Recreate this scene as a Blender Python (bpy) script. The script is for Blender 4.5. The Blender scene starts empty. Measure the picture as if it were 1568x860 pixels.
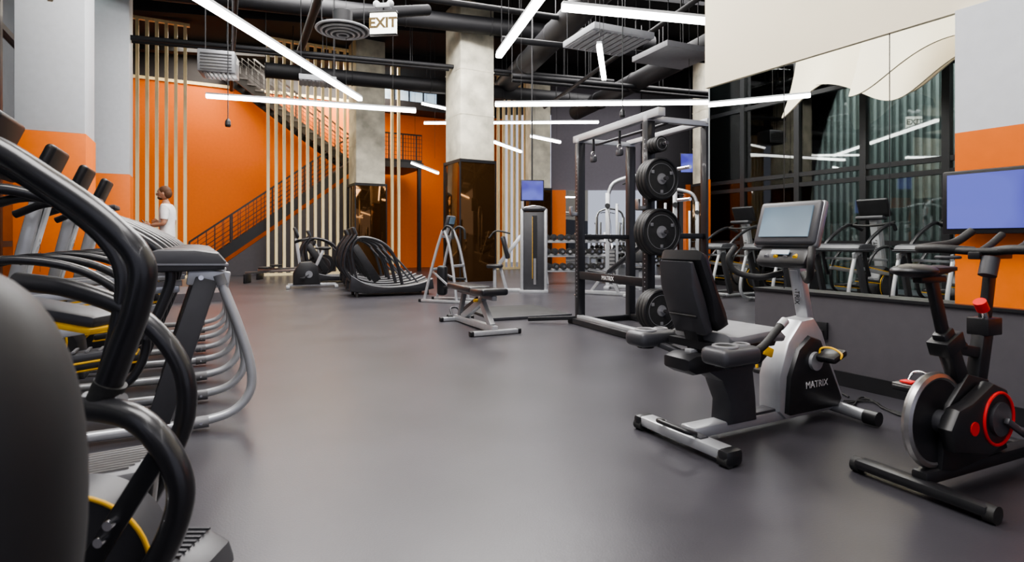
import bpy, bmesh, math, random
from mathutils import Vector, Matrix, Euler
random.seed(3)
R = math.radians
scene = bpy.context.scene

# ---------------------------------------------------------------- materials
def mat(name, col, rough=.5, metal=0., var=0.08, scale=12., bump=0., emit=0., ecol=None, stretch=None, coat=0.):
    m = bpy.data.materials.new(name); m.use_nodes = True
    nt = m.node_tree; b = nt.nodes['Principled BSDF']
    b.inputs['Roughness'].default_value = rough
    b.inputs['Metallic'].default_value = metal
    b.inputs['Coat Weight'].default_value = coat
    tc = nt.nodes.new('ShaderNodeTexCoord')
    mp = nt.nodes.new('ShaderNodeMapping')
    if stretch: mp.inputs['Scale'].default_value = stretch
    nz = nt.nodes.new('ShaderNodeTexNoise'); nz.inputs['Scale'].default_value = scale
    nz.inputs['Detail'].default_value = 6
    nt.links.new(tc.outputs['Object'], mp.inputs['Vector'])
    nt.links.new(mp.outputs['Vector'], nz.inputs['Vector'])
    cr = nt.nodes.new('ShaderNodeValToRGB')
    cr.color_ramp.elements[0].position = .3; cr.color_ramp.elements[1].position = .7
    cr.color_ramp.elements[0].color = [max(0, c*(1-var)) for c in col] + [1]
    cr.color_ramp.elements[1].color = [min(1, c*(1+var)) for c in col] + [1]
    nt.links.new(nz.outputs['Fac'], cr.inputs['Fac'])
    nt.links.new(cr.outputs['Color'], b.inputs['Base Color'])
    if bump:
        bp = nt.nodes.new('ShaderNodeBump'); bp.inputs['Strength'].default_value = bump
        bp.inputs['Distance'].default_value = .01
        nt.links.new(nz.outputs['Fac'], bp.inputs['Height'])
        nt.links.new(bp.outputs['Normal'], b.inputs['Normal'])
    if emit:
        b.inputs['Emission Color'].default_value = list(ecol or col) + [1]
        b.inputs['Emission Strength'].default_value = emit
    return m

M = {}
M['floor'] = mat('rubber_floor', (.046,.044,.051), .33, var=.20, scale=1.3, bump=0.0)
nt = M['floor'].node_tree
nz2 = nt.nodes.new('ShaderNodeTexNoise'); nz2.inputs['Scale'].default_value = 120
bp = nt.nodes.new('ShaderNodeBump'); bp.inputs['Strength'].default_value = .12; bp.inputs['Distance'].default_value = .004
nt.links.new(nt.nodes['Texture Coordinate'].outputs['Object'], nz2.inputs['Vector'])
nt.links.new(nz2.outputs['Fac'], bp.inputs['Height']); nt.links.new(bp.outputs['Normal'], nt.nodes['Principled BSDF'].inputs['Normal'])
M['ceil'] = mat('ceiling_black', (.010,.010,.012), .85)
M['duct'] = mat('duct_black', (.010,.010,.012), .6)
M['orange'] = mat('orange_paint', (.76,.160,.004), .55, var=.03)
M['concrete'] = mat('concrete', (.56,.53,.43), .8, var=.30, scale=2.5, bump=.3)
M['white'] = mat('white_paint', (.58,.60,.63), .6, var=.03)
M['cream'] = mat('cream_plaster', (.80,.72,.55), .6, var=.03, scale=.8)
M['wood'] = mat('slat_wood', (.95,.78,.46), .5, var=.10, scale=4, stretch=(6,6,.4))
M['grey'] = mat('grey_wall', (.078,.073,.082), .6, var=.05)
M['greydark'] = mat('dark_wall', (.03,.028,.034), .6, var=.05)
M['upper'] = mat('purple_grey_wall', (.13,.12,.145), .6, var=.05)
M['clad'] = mat('bronze_mirror', (.15,.075,.028), .06, metal=.85, var=.10, scale=.8)
M['mirror'] = mat('mirror_glass', (.90,.93,.91), .008, metal=1., var=.005)
M['black'] = mat('black_plastic', (.016,.016,.018), .38, var=.1)
M['satin'] = mat('black_satin', (.020,.020,.023), .30, var=.1, coat=.2)
M['rubber'] = mat('black_rubber', (.02,.02,.02), .6, var=.15, scale=60, bump=.2)
M['matte'] = mat('black_matte_hood', (.018,.018,.020), .55, var=.15, scale=6)
M['dgrey'] = mat('graphite_plastic', (.05,.05,.056), .42, var=.06)
M['mgrey'] = mat('grey_plastic', (.20,.20,.21), .45, var=.06)
M['silver'] = mat('silver_paint', (.50,.51,.53), .33, metal=.5, var=.05)
M['silverd'] = mat('silver_dark_paint', (.25,.255,.27), .35, metal=.5, var=.05)
M['chrome'] = mat('chrome', (.8,.8,.82), .12, metal=1., var=.03)
M['yellow'] = mat('yellow_accent', (.85,.48,.02), .4)
M['red'] = mat('red_accent', (.75,.02,.02), .35)
M['lip'] = mat('lip', (.35,.13,.10), .5)
M['tube'] = mat('led_diffuser', (1,1,1), .4, emit=12., ecol=(1,.97,.94))
M['sign'] = mat('sign_white', (1,1,1), .4, emit=2.2, ecol=(1,.97,.85))
M['sky'] = mat('daylit_glass', (.5,.6,.7), .2, emit=.8, ecol=(.45,.62,.8), scale=2, var=.5)
M['textdk'] = mat('sign_letters', (.10,.06,.01), .5)
M['label'] = mat('label_white', (.75,.75,.75), .5)
M['blind'] = mat('corrugated_green', (.105,.118,.116), .5, var=.1, stretch=(1,1,.1))
M['shirt'] = mat('shirt_white', (.78,.78,.78), .8, var=.04)
M['skin'] = mat('skin', (.42,.22,.14), .5, var=.05)
M['hair'] = mat('hair', (.10,.045,.02), .7, var=.3, scale=60)
M['short'] = mat('shorts_blue', (.06,.09,.18), .8, var=.1)
M['steel'] = mat('brushed_steel', (.45,.44,.43), .3, metal=.9, var=.08, scale=30)
M['carpet'] = mat('tread_belt', (.05,.05,.05), .7, var=.3, scale=80)
M['dif'] = mat('diffuser_grey', (.36,.37,.39), .5)

def screen_mat(name, c1, c2, e):
    m = bpy.data.materials.new(name); m.use_nodes = True
    nt = m.node_tree; b = nt.nodes['Principled BSDF']; b.inputs['Roughness'].default_value = .15
    tc = nt.nodes.new('ShaderNodeTexCoord'); nz = nt.nodes.new('ShaderNodeTexNoise')
    nz.inputs['Scale'].default_value = 2.2; nz.inputs['Detail'].default_value = 1
    cr = nt.nodes.new('ShaderNodeValToRGB')
    cr.color_ramp.elements[0].color = list(c1)+[1]; cr.color_ramp.elements[1].color = list(c2)+[1]
    cr.color_ramp.elements[0].position = .4; cr.color_ramp.elements[1].position = .6
    nt.links.new(tc.outputs['Object'], nz.inputs['Vector']); nt.links.new(nz.outputs['Fac'], cr.inputs['Fac'])
    nt.links.new(cr.outputs['Color'], b.inputs['Emission Color']); b.inputs['Emission Strength'].default_value = e
    b.inputs['Base Color'].default_value = (.02,.02,.03,1)
    return m
M['tv'] = screen_mat('tv_picture', (.07,.065,.40), (.14,.16,.58), .95)
M['scr'] = screen_mat('console_picture', (.05,.08,.11), (.20,.28,.34), 1.0)

gm = bpy.data.materials.new('window_glass'); gm.use_nodes = True
nt = gm.node_tree; nt.nodes.clear()
o = nt.nodes.new('ShaderNodeOutputMaterial'); tr = nt.nodes.new('ShaderNodeBsdfTransparent'); gl = nt.nodes.new('ShaderNodeBsdfGlossy')
mx = nt.nodes.new('ShaderNodeMixShader'); fr = nt.nodes.new('ShaderNodeFresnel')
tr.inputs[0].default_value = (.84,.88,.87,1); gl.inputs['Roughness'].default_value = .02
fr.inputs['IOR'].default_value = 1.8
nt.links.new(fr.outputs[0], mx.inputs[0]); nt.links.new(tr.outputs[0], mx.inputs[1]); nt.links.new(gl.outputs[0], mx.inputs[2]); nt.links.new(mx.outputs[0], o.inputs[0])
M['glass'] = gm

# ---------------------------------------------------------------- mesh tools
def catmull(pts, k=6, closed=False):
    pts = [Vector(p) for p in pts]
    if len(pts) < 3: return pts
    out = []; n = len(pts)
    rng = n if closed else n-1
    for i in range(rng):
        if closed: p0,p1,p2,p3 = pts[i-1], pts[i], pts[(i+1)%n], pts[(i+2)%n]
        else:
            p1,p2 = pts[i], pts[i+1]
            p0 = pts[i-1] if i > 0 else p1*2-p2
            p3 = pts[i+2] if i+2 < n else p2*2-p1
        for j in range(k):
            t = j/k
            out.append(.5*((2*p1)+(-p0+p2)*t+(2*p0-5*p1+4*p2-p3)*t*t+(-p0+3*p1-3*p2+p3)*t**3))
    if not closed: out.append(pts[-1])
    return out

def bm_tube(pts, r, n=12, k=6, closed=False, smooth=True, flat=1.0):
    bm = bmesh.new()
    P = catmull(pts, k, closed) if smooth else [Vector(p) for p in pts]
    m = len(P); rings = []
    prev = None
    for i, p in enumerate(P):
        if closed: t = (P[(i+1)%m]-P[i-1])
        else: t = P[min(i+1,m-1)]-P[max(i-1,0)]
        t.normalize()
        if prev is None:
            a = Vector((0,0,1)) if abs(t.z) < .9 else Vector((1,0,0))
            u = t.cross(a).normalized()
        else:
            u = (prev - t*prev.dot(t)).normalized()
        prev = u; v = t.cross(u)
        rr = r
        if isinstance(r, (list,tuple)):
            f = i/(m-1)*(len(r)-1); a_ = int(f); b_ = min(a_+1, len(r)-1); rr = r[a_]*(1-(f-a_))+r[b_]*(f-a_)
        rings.append([bm.verts.new(p+rr*(u*math.cos(2*math.pi*j/n)+flat*v*math.sin(2*math.pi*j/n))) for j in range(n)])
    cnt = m if closed else m-1
    for i in range(cnt):
        A = rings[i]; B = rings[(i+1)%m]
        for j in range(n): bm.faces.new((A[j],A[(j+1)%n],B[(j+1)%n],B[j]))
    if not closed:
        bm.faces.new(rings[0][::-1]); bm.faces.new(rings[-1])
    bmesh.ops.recalc_face_normals(bm, faces=bm.faces)
    return bm

def bm_box(size, bevel=0., seg=2):
    bm = bmesh.new(); bmesh.ops.create_cube(bm, size=1)
    bmesh.ops.scale(bm, vec=size, verts=bm.verts)
    if bevel: bmesh.ops.bevel(bm, geom=bm.edges[:], offset=min(bevel, min(size)*.49), segments=seg, profile=.5, affect='EDGES')
    return bm

def mk_obj(name, bm, mats, parent=None):
    me = bpy.data.meshes.new(name); bm.to_mesh(me); bm.free()
    for m in (mats if isinstance(mats,(list,tuple)) else [mats]): me.materials.append(m)
    me.polygons.foreach_set('use_smooth', [True]*len(me.polygons))
    try: me.set_sharp_from_angle(angle=R(32))
    except Exception: pass
    ob = bpy.data.objects.new(name, me); scene.collection.objects.link(ob)
    if parent: ob.parent = parent
    return ob

class G:
    """an Empty that parents named parts, each part one mesh"""
    def __init__(s, name, loc=(0,0,0), rz=0., sc=1.):
        s.e = bpy.data.objects.new(name, None); scene.collection.objects.link(s.e)
        s.e.location = loc; s.e.rotation_euler = (0,0,rz); s.e.scale = (sc,sc,sc); s.e.empty_display_size = .1
        s.parts = {}
    def add(s, part, m, bm, Mx=None):
        if Mx is not None: bm.transform(Mx)
        key = part
        if key not in s.parts: s.parts[key] = (bmesh.new(), m)
        tmp = bpy.data.meshes.new('tmp'); bm.to_mesh(tmp); bm.free()
        s.parts[key][0].from_mesh(tmp); bpy.data.meshes.remove(tmp)
    def box(s, part, m, c, size, rot=(0,0,0), bevel=.006, seg=2):
        s.add(part, m, bm_box(size, bevel, seg), Matrix.Translation(c) @ Euler(rot).to_matrix().to_4x4())
    def beam(s, part, m, p1, p2, w, h, bevel=.006):
        p1 = Vector(p1); p2 = Vector(p2); d = p2-p1; L = d.length
        x = d.normalized(); up = Vector((0,0,1)) if abs(x.z) < .95 else Vector((1,0,0))
        y = up.cross(x).normalized(); z = x.cross(y)
        Mx = Matrix((x,y,z)).transposed().to_4x4(); Mx.translation = (p1+p2)/2
        s.add(part, m, bm_box((L,w,h), bevel), Mx)
    def cyl(s, part, m, p1, p2, r, r2=None, n=24):
        s.add(part, m, bm_tube([p1,p2], [r, r if r2 is None else r2], n, smooth=False))
    def tube(s, part, m, pts, r, n=12, k=6, closed=False, flat=1.0):
        s.add(part, m, bm_tube(pts, r, n, k, closed, True, flat))
    def ring(s, part, m, c, axis, Rr, r, n=36, seg=10):
        a = Vector(axis).normalized(); h = Vector((0,0,1)) if abs(a.z) < .9 else Vector((1,0,0))
        u = a.cross(h).normalized(); v = a.cross(u); c = Vector(c)
        pts = [c+Rr*(u*math.cos(2*math.pi*i/n)+v*math.sin(2*math.pi*i/n)) for i in range(n)]
        s.add(part, m, bm_tube(pts, r, seg, closed=True, smooth=False))
    def prof(s, part, m, outline, y0, y1, bevel=.01, smooth=0):
        """outline in x,z extruded along y"""
        if smooth: outline = [(p.x,p.z) for p in catmull([(a,0,b) for a,b in outline], smooth, True)]
        bm = bmesh.new()
        f = bm.faces.new([bm.verts.new((a,y0,b)) for a,b in outline])
        r = bmesh.ops.extrude_face_region(bm, geom=[f])
        vs = [v for v in r['geom'] if isinstance(v, bmesh.types.BMVert)]
        bmesh.ops.translate(bm, vec=(0,y1-y0,0), verts=vs)
        bmesh.ops.recalc_face_normals(bm, faces=bm.faces)
        if bevel:
            ed = [e for e in bm.edges if abs(e.verts[0].co.y-e.verts[1].co.y) < 1e-6]
            bmesh.ops.bevel(bm, geom=ed, offset=bevel, segments=2, profile=.5, affect='EDGES', clamp_overlap=True)
        s.add(part, m, bm)
    def ell(s, part, m, c, rad, rot=(0,0,0), p=1., nu=24, nv=16):
        bm = bmesh.new(); bmesh.ops.create_uvsphere(bm, u_segments=nu, v_segments=nv, radius=1)
        for v in bm.verts:
            v.co = Vector([math.copysign(abs(q)**p, q) for q in v.co])
        bmesh.ops.scale(bm, vec=rad, verts=bm.verts)
        s.add(part, m, bm, Matrix.Translation(c) @ Euler(rot).to_matrix().to_4x4())
    def text(s, name, body, m, c, rot, size, ext=.001, bold=0.):
        cu = bpy.data.curves.new(name, 'FONT'); cu.body = body; cu.size = size; cu.extrude = ext; cu.offset = bold
        cu.align_x = 'CENTER'; cu.align_y = 'CENTER'; cu.materials.append(m)
        ob = bpy.data.objects.new(name, cu); scene.collection.objects.link(ob)
        ob.parent = s.e; ob.location = c; ob.rotation_euler = rot
    def done(s):
        for k,(bm,m) in s.parts.items(): mk_obj(k, bm, m, s.e)
        return s.e

def single(name, m, boxes, loc=(0,0,0), rz=0.):
    bm = bmesh.new()
    for c,sz in boxes:
        b = bm_box(sz, 0); b.transform(Matrix.Translation(c))
        t = bpy.data.meshes.new('t'); b.to_mesh(t); b.free(); bm.from_mesh(t); bpy.data.meshes.remove(t)
    ob = mk_obj(name, bm, m); ob.location = loc; ob.rotation_euler = (0,0,rz); return ob

def wall(name, p1, p2, z0, z1, th, m):
    p1 = Vector(p1); p2 = Vector(p2); d = p2-p1
    return single(name, m, [((d.length/2, th/2, (z0+z1)/2), (d.length, th, z1-z0))], (p1.x,p1.y,0), math.atan2(d.y,d.x))

# ---------------------------------------------------------------- frames
ROW = Vector((-.48,.877)); PER = Vector((.877,.48))          # window side: along / into the room
MA = ROW; MN = PER                                           # mirror wall is parallel: along / outward
S0 = Vector((-7.6,17.7))                                     # slat screen start
def SL(t,q=0): return S0 + PER*t + ROW*q
CH = 7.5
single('floor', M['floor'], [((-2,12,-.05),(30,34,.1))])
single('ceiling', M['ceil'], [((-2,12,CH+.1),(30,34,.2))])
g = G('ceiling_ductwork')
for i in range(7):
    y = 3+i*3.4
    g.box('beams', M['ceil'], (-2,y,CH-.2), (26,.3,.4), rot=(0,0,R(12)), bevel=0)
for (a,b,z,r) in [((-9,12.4),(4,16.2),6.7,.22),((-6.5,15),(3,18.5),5.6,.2),((-2.5,8.6),(-6.6,17),6.0,.09),((2.2,9),(-.6,19),5.9,.3),
                  ((5.5,9.5),(2.2,19.5),5.5,.26),((0,14.5),(8,17),5.3,.07),((0,14.9),(8,17.4),5.3,.05),((3.6,8),(1.0,17.5),5.2,.05),((-4,10.5),(1.5,12.4),5.9,.06),
                  ((-9,13.1),(3,16.8),5.8,.06),((-9,13.4),(3,17.1),5.8,.04),((-4.6,9.5),(-8.4,17),5.6,.05),((-.2,11),(6.5,13),5.0,.06)]:
    g.cyl('ducts', M['duct'], (a[0],a[1],z), (b[0],b[1],z), r, n=20)
    L = (Vector(b)-Vector(a)).length
    for j in range(int(L/2.2)+1):
        f = j*2.2/L; q = Vector(a).lerp(Vector(b), f)
        g.cyl('hanger_rods', M['duct'], (q.x,q.y,z), (q.x,q.y,CH), .012, n=6)
        if r > .15: g.ring('duct_flanges', M['duct'], (q.x,q.y,z), Vector((b[0]-a[0],b[1]-a[1],0)), r, .02, n=20, seg=6)
g.done()

# ---------------------------------------------------------------- left: pillars + window wall
C1 = Vector((-6.54,8.165)); rowang = math.atan2(ROW.y,ROW.x)
for i,t in enumerate((0,5.6)):
    c = C1+ROW*t
    g = G('pillar', (c.x,c.y,0), rowang)
    g.box('painted_base', M['orange'], (0,0,1.3), (.82,.80,2.6), bevel=.01)
    g.box('upper_shaft', M['white'], (0,0,(2.6+CH)/2), (.80,.77,CH-2.6), bevel=.01)
    g.done()
WL = C1 - PER*.75
a = WL-ROW*9.5; b = WL+ROW*9.6
d = b-a; L = d.length
bx = []
for i in range(int(L/1.4)+1): bx.append(((i*1.4,0,CH/2),(.12,.14,CH)))
for z in (.06,1.05,2.30,2.52,4.2,6.0): bx.append(((L/2,0,z),(L,.12,.09)))
single('window_frame', M['black'], bx, (a.x,a.y,0), math.atan2(d.y,d.x))
single('window_1', M['glass'], [((L/2,0,CH/2),(L,.012,CH))], (a.x,a.y,0), math.atan2(d.y,d.x))
a2 = a-PER*2.4; 
bx = [((L/2,.2,CH/2),(L+4,.1,CH))]
for i in range(int((L+3)/.16)): bx.append(((i*.16-1.4,.12,CH/2),(.06,.09,CH)))
single('wall_exterior_corrugated', M['blind'], bx, (a2.x,a2.y,0), math.atan2(d.y,d.x))

# ---------------------------------------------------------------- back: slat screens, orange wall, stairs
sa = math.atan2(PER.y,PER.x)
o1 = SL(-5,3.0); o2 = SL(9.9,3.0)
wall('wall_back_orange', o1, o2, 0, 6.45, .2, M['orange'])
wall('wall_back_upper', o1, o2, 6.45, CH, .2, M['greydark'])
single('trim_1', M['wood'], [((4,-.03,6.45),(18,.06,.1))], (o1.x,o1.y,0), sa)
def slats(t0,t1,z0=0.,z1=7.4,dt=.235):
    bx = []; n = int((t1-t0)/dt)+1
    for i in range(n): bx.append(((i*dt,0,(z0+z1)/2),(.085,.10,z1-z0)))
    bx.append(((n*dt/2-dt/2,0,z1),(n*dt,.12,.08)))
    if z0 < .1: bx.append(((n*dt/2-dt/2,0,.04),(n*dt,.12,.08)))
    p = SL(t0)
    single('slat_screen', M['wood'], bx, (p.x,p.y,0), sa)
slats(-3.65,-2.15); slats(0,3.0); slats(3.95,4.3); slats(7.6,9.45)
p = SL(3.7,2.9)
single('window_2', M['sky'], [((1.5,-.02,6.95),(3.0,.03,.85))], (p.x,p.y,0), sa)
bx = [((i*.6,-.07,6.95),(.05,.05,.95)) for i in range(6)]+[((1.5,-.07,6.5),(3.1,.06,.07))]
single('trim_3', M['black'], bx, (p.x,p.y,0), sa)

g = G('staircase', (S0.x,S0.y,0), sa)     # local x = t, y = q
n = 22; t0 = -2.15; t1 = 2.97; H1 = 3.9
for i in range(n):
    x = t0+(t1-t0)*(i+.5)/n; z = H1*(i+1)/n
    g.box('treads', M['dgrey'], (x,1.1,z-.03), ((t1-t0)/n+.03,1.2,.06), bevel=0)
def flight(xa,za,xb,zb,ys,sgn=1):
    for y in ys:
        g.beam('stringers', M['black'], (xa,y,za-.05), (xb,y,zb-.05), .05, .3, 0)
        g.beam('handrails', M['black'], (xa,y,za+1.0), (xb,y,zb+1.0), .05, .05, 0)
        m_ = 22
        for j in range(m_+1):
            f = j/m_; x = xa+(xb-xa)*f; z = za+(zb-za)*f
            g.beam('balusters', M['black'], (x,y,z), (x,y,z+1.0), .018 if j%5 else .045, .018 if j%5 else .045, 0)
        for h in (.25,.4,.55,.7,.85):
            g.beam('balusters', M['black'], (xa,y,za+h), (xb,y,zb+h), .014, .014, 0)
flight(t0,0.05,t1,H1,(.5,1.7))
g.box('landing', M['dgrey'], (4.1,1.65,H1-.1), (2.3,2.4,.2), bevel=0)
flight(t1,H1,5.2,H1,(.5,))
for i in range(17):
    x = t1-(i+.5)*.245; z = H1+.177*(i+1)
    g.box('treads', M['dgrey'], (x,2.3,z-.03), (.27,1.0,.06), bevel=0)
flight(t1,H1,t1-17*.245,H1+3.0,(1.85,2.8))
g.prof('understair_panel', M['grey'], [(-1.7,0),(t1-.1,0),(t1-.1,H1-.5),(t1-.3,H1-.62)], .55, .7, bevel=0)
g.box('mezzanine_slab', M['greydark'], (5.5,2.4,6.3), (3.2,1.1,.3), bevel=0)
g.box('landing_post', M['black'], (5.1,.5,1.9), (.12,.12,3.8), bevel=0)
g.done()

def column(x, y, zc, w=1.0, ang=30, clad=True):
    g = G('concrete_column', (x,y,0), R(ang))
    g.box('shaft', M['concrete'], (0,0,CH/2), (w-.06,w-.06,CH), bevel=.03)
    for z in (zc+1.2, zc+2.4): g.box('formwork_joint', M['concrete'], (0,0,z), (w-.05,w-.05,.03), bevel=0)
    if clad:
        g.box('mirror_cladding', M['clad'], (0,0,zc/2), (w,w,zc), bevel=.004)
        for a_,b_ in ((0,-1),(-1,0),(0,1),(1,0)):
            g.box('cladding_edge', M['black'], (a_*w/2,b_*w/2,zc-.04), (w if a_==0 else .02, w if b_==0 else .02, .08), bevel=0)
        for a_ in (-1,1):
            for b_ in (-1,1): g.box('cladding_corner', M['black'], (a_*w/2,b_*w/2,zc/2), (.035,.035,zc), bevel=0)
    g.done()
column(-1.17,15.65,3.26, 1.06)
column(-4.73,18.5,2.92, 1.0)
column(.95,20.9,3.0, .82, 12)
column(6.6,19.0,3.0, .85, 12)

wall('wall_back', (1.5,21.6), (10.5,21.6), 3.0, CH, .2, M['upper'])
single('wall_back_dark', M['greydark'], [((7.7,21.5,5.2),(5.6,.1,4.6))])
wall('mirror_back', (2.0,21.55), (6.6,21.55), 0, 3.0, .25, M['mirror'])
single('wall_back_orange_panel', M['orange'], [((1.75,21.5,1.5),(.55,.2,3.0)),((7.0,21.45,1.6),(.9,.2,3.2)),((9,21.5,1.5),(3,.2,3.0))])
wall('wall_right_rear', (10.5,21.8), (10.5,5.5), 0, CH, .2, M['greydark'])

# ---------------------------------------------------------------- mirror wall on the right
B0 = Vector((2.13,4.98)); ma = math.atan2(MA.y,MA.x)     # local x along MA, local y = left = -MN (into room)
def mw(name, m, s0, s1, y0, y1, z0, z1):
    return single(name, m, [(((s0+s1)/2,(y0+y1)/2,(z0+z1)/2),(s1-s0,abs(y1-y0),z1-z0))], (B0.x,B0.y,0), ma)
mw('wall_right_lower', M['grey'], -7, 0, -.118, 0, 0, .67)
mw('trim_2', M['black'], -7, .01, -.118, .015, .67, .69)
mw('baseboard_right', M['black'], -7, .01, 0, .014, 0, .11)
mw('mirror_right', M['mirror'], -1.48, .63, -.135, -.12, 0.0, 2.6)
mw('wall_right', M['greydark'], -7, .64, -.45, -.136, 0, CH)
mw('wall_right_upper', M['cream'], -7, .655, -.46, -.10, 2.6, CH)
mw('wall_right_pier_orange', M['orange'], -4.2, -1.48, -.135, -.06, .69, 1.80)
mw('wall_right_pier', M['white'], -4.2, -1.48, -.135, -.06, 1.80, 2.6)
mw('mirror_joint', M['black'], -1.05, -1.044, -.12, -.1185, .69, 2.6)
mw('mirror_joint_b', M['black'], -.2, -.194, -.12, -.1185, .69, 2.6)
g = G('wall_outlet', (B0.x,B0.y,0), ma)
g.box('plate', M['black'], (-.62,.012,.40), (.09,.024,.13), bevel=.004)
g.box('plug', M['rubber'], (-.62,.04,.38), (.04,.05,.05), bevel=.01)
g.tube('cord', M['rubber'], [(-.62,.06,.38),(-.63,.09,.2),(-.67,.12,.02),(-.85,.2,.01),(-1.0,.3,.01)], .006, n=8)
g.done()
g = G('television', (B0.x,B0.y,0), ma)
g.box('bezel', M['black'], (-2.10,.03,1.34), (1.28,.06,.40), bevel=.01)
g.box('screen', M['tv'], (-2.10,.062,1.345), (1.22,.006,.34), bevel=0)
g.box('wall_bracket', M['black'], (-2.1,-.03,1.33), (.3,.08,.2))
g.done()

def hang_tv(x,y,z,w,h,rz):
    g = G('television', (x,y,z), rz)
    g.box('bezel', M['black'], (0,0,0), (w,.06,h), bevel=.008)
    g.box('screen', M['tv'], (0,-.032,0), (w-.05,.006,h-.05), bevel=0)
    g.cyl('drop_pole', M['black'], (0,.03,h/2-.05), (0,.03,CH-z), .02, n=10)
    g.done()
hang_tv(.50,14.0,2.33,.58,.52,R(8))
hang_tv(6.35,20.2,3.85,.75,.7,0)

# ---------------------------------------------------------------- pendant LED tubes
def led(p1, p2, w=.085):
    p1 = Vector(p1); p2 = Vector(p2)
    g = G('pendant_light', p1)
    q = p2-p1
    g.beam('housing', M['white'], (0,0,.045), q+Vector((0,0,.045)), w*.9, .03, 0)
    g.beam('diffuser', M['tube'], (0,0,0), q, w, .06, .01)
    for f in (.12,.88):
        c = q*f; g.cyl('cable', M['duct'], (c.x,c.y,.06), (c.x,c.y,CH-p1.z), .004, n=5)
    g.done()
led((-3.34,5.15,3.6),(-2.69,10.07,3.6))
led((-5.30,9.84,3.6),(-1.86,10.98,3.6))
led((.98,3.2,3.6),(-.18,7.7,3.6))
led((.54,6.1,3.6),(2.95,6.65,3.6))
led((-.31,10.46,3.6),(3.7,10.3,3.6))
led((-2.7,17.0,5.2),(-1.5,17.3,5.0))
led((-2.66,17.2,4.65),(2.65,17.4,4.72))
led((1.12,7.3,3.6),(1.42,8.77,3.6), .07)
led((.53,15.8,4.0),(1.4,16.5,3.95))
led((-.55,17.0,4.05),(.30,18.6,4.0))
led((-3.1,17.6,3.5),(-2.2,16.9,3.1))  # glowing tube standing in for a reflected streak of light
# unseen tubes added over and behind the photographer for more light
led((-.4,-2.5,3.6),(-.3,2.2,3.6)); led((-1.5,-3.0,3.6),(2.6,-2.6,3.6)); led((1.6,-2,3.6),(1.2,2.2,3.6))

def exit_sign(x,y,z,w,h,rz):
    g = G('exit_sign', (x,y,z), rz)
    g.box('housing', M['sign'], (0,0,0), (w,.06,h), bevel=.01)
    g.box('frame', M['black'], (0,0,h/2+.012), (w+.02,.08,.02)); g.box('frame', M['black'], (0,0,-h/2-.005), (w+.02,.08,.012))
    g.text('lettering','EXIT', M['textdk'], (0,-.034,-.0), (R(90),0,0), h*.66, .004, .007)
    g.box('canopy', M['white'], (0,0,h/2+.10), (.2,.1,.06)); g.cyl('stem', M['black'], (0,0,h/2), (0,0,CH-z), .012, n=8)
    g.ell('battery_lamp', M['white'], (-.1,0,h/2+.13), (.05,.05,.05)); g.ell('battery_lamp', M['white'], (.1,0,h/2+.13), (.05,.05,.05))
    g.done()
exit_sign(-1.81,8.0,4.15,.38,.30,R(-6))

g = G('round_air_diffuser', (-2.80,9.4,4.58))
for i,(rr,z) in enumerate(((.42,.0),(.34,-.03),(.26,-.05),(.18,-.07),(.09,-.08))):
    g.ring('louvre_rings', M['mgrey'], (0,0,z), (0,0,1), rr, .020)
g.cyl('neck', M['duct'], (0,0,.0), (0,0,.3), .16); g.cyl('plate', M['duct'], (0,0,.0), (0,0,.03), .42)
g.cyl('branch_duct', M['duct'], (0,0,.25), (1.2,1.4,.9), .10)
for s in (-1,1): g.cyl('rods', M['duct'], (s*.35,0,.02), (s*.35,0,CH-4.6), .008, n=6)
g.done()
def panel(name,x,y,z,w,d_,rz,m,louv=True):
    g = G(name,(x,y,z),rz)
    g.box('casing', m, (0,0,.05), (w,d_,.10))
    if louv:
        for i in range(9): g.box('louvres', M['mgrey'], (-w/2+w*(i+.5)/9,0,-.01), (w/9*.6,d_*.86,.02), bevel=0)
    for a_ in (-1,1):
        for b_ in (-1,1): g.cyl('rods', M['duct'], (a_*w*.45,b_*d_*.45,.1), (a_*w*.45,b_*d_*.45,CH-z-.01), .008, n=6)
    g.done()
panel('supply_air_panel', 1.6,9.5,4.4,1.15,1.0,R(24),M['dif'])
panel('radiant_panel', 2.95,10.3,4.4,1.15,1.0,R(24),M['mgrey'],False)
panel('radiant_panel', -3.9,11.4,4.25,.7,.5,R(20),M['dif'])
g = G('unit_heater', (-4.85,9.4,4.0), R(18))
g.box('casing', M['silverd'], (0,0,0), (.55,.5,.36), bevel=.02)
for i in range(6): g.box('louvres', M['dgrey'], (0,-.255,-.14+i*.05), (.46,.02,.015), bevel=0)
for i in range(7): g.box('under_louvres', M['dgrey'], (-.2+i*.066,0,-.185), (.02,.4,.02), bevel=0)
g.cyl('rods', M['duct'], (-.2,0,.18),(-.2,0,CH-4),.01,n=6); g.cyl('rods', M['duct'], (.2,0,.18),(.2,0,CH-4),.01,n=6); g.done()
for (x,y,z) in ((-4.5,9.0,2.95),(1.75,9,3.1)):
    g = G('pendant_speaker', (x,y,z)); g.cyl('stem', M['black'], (0,0,.08),(0,0,CH-z),.008,n=6)
    g.tube('body', M['black'], [(0,0,.08),(0,0,.04),(0,0,-.02),(0,0,-.05)], [.015,.04,.045,.035], n=16); g.done()

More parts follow.
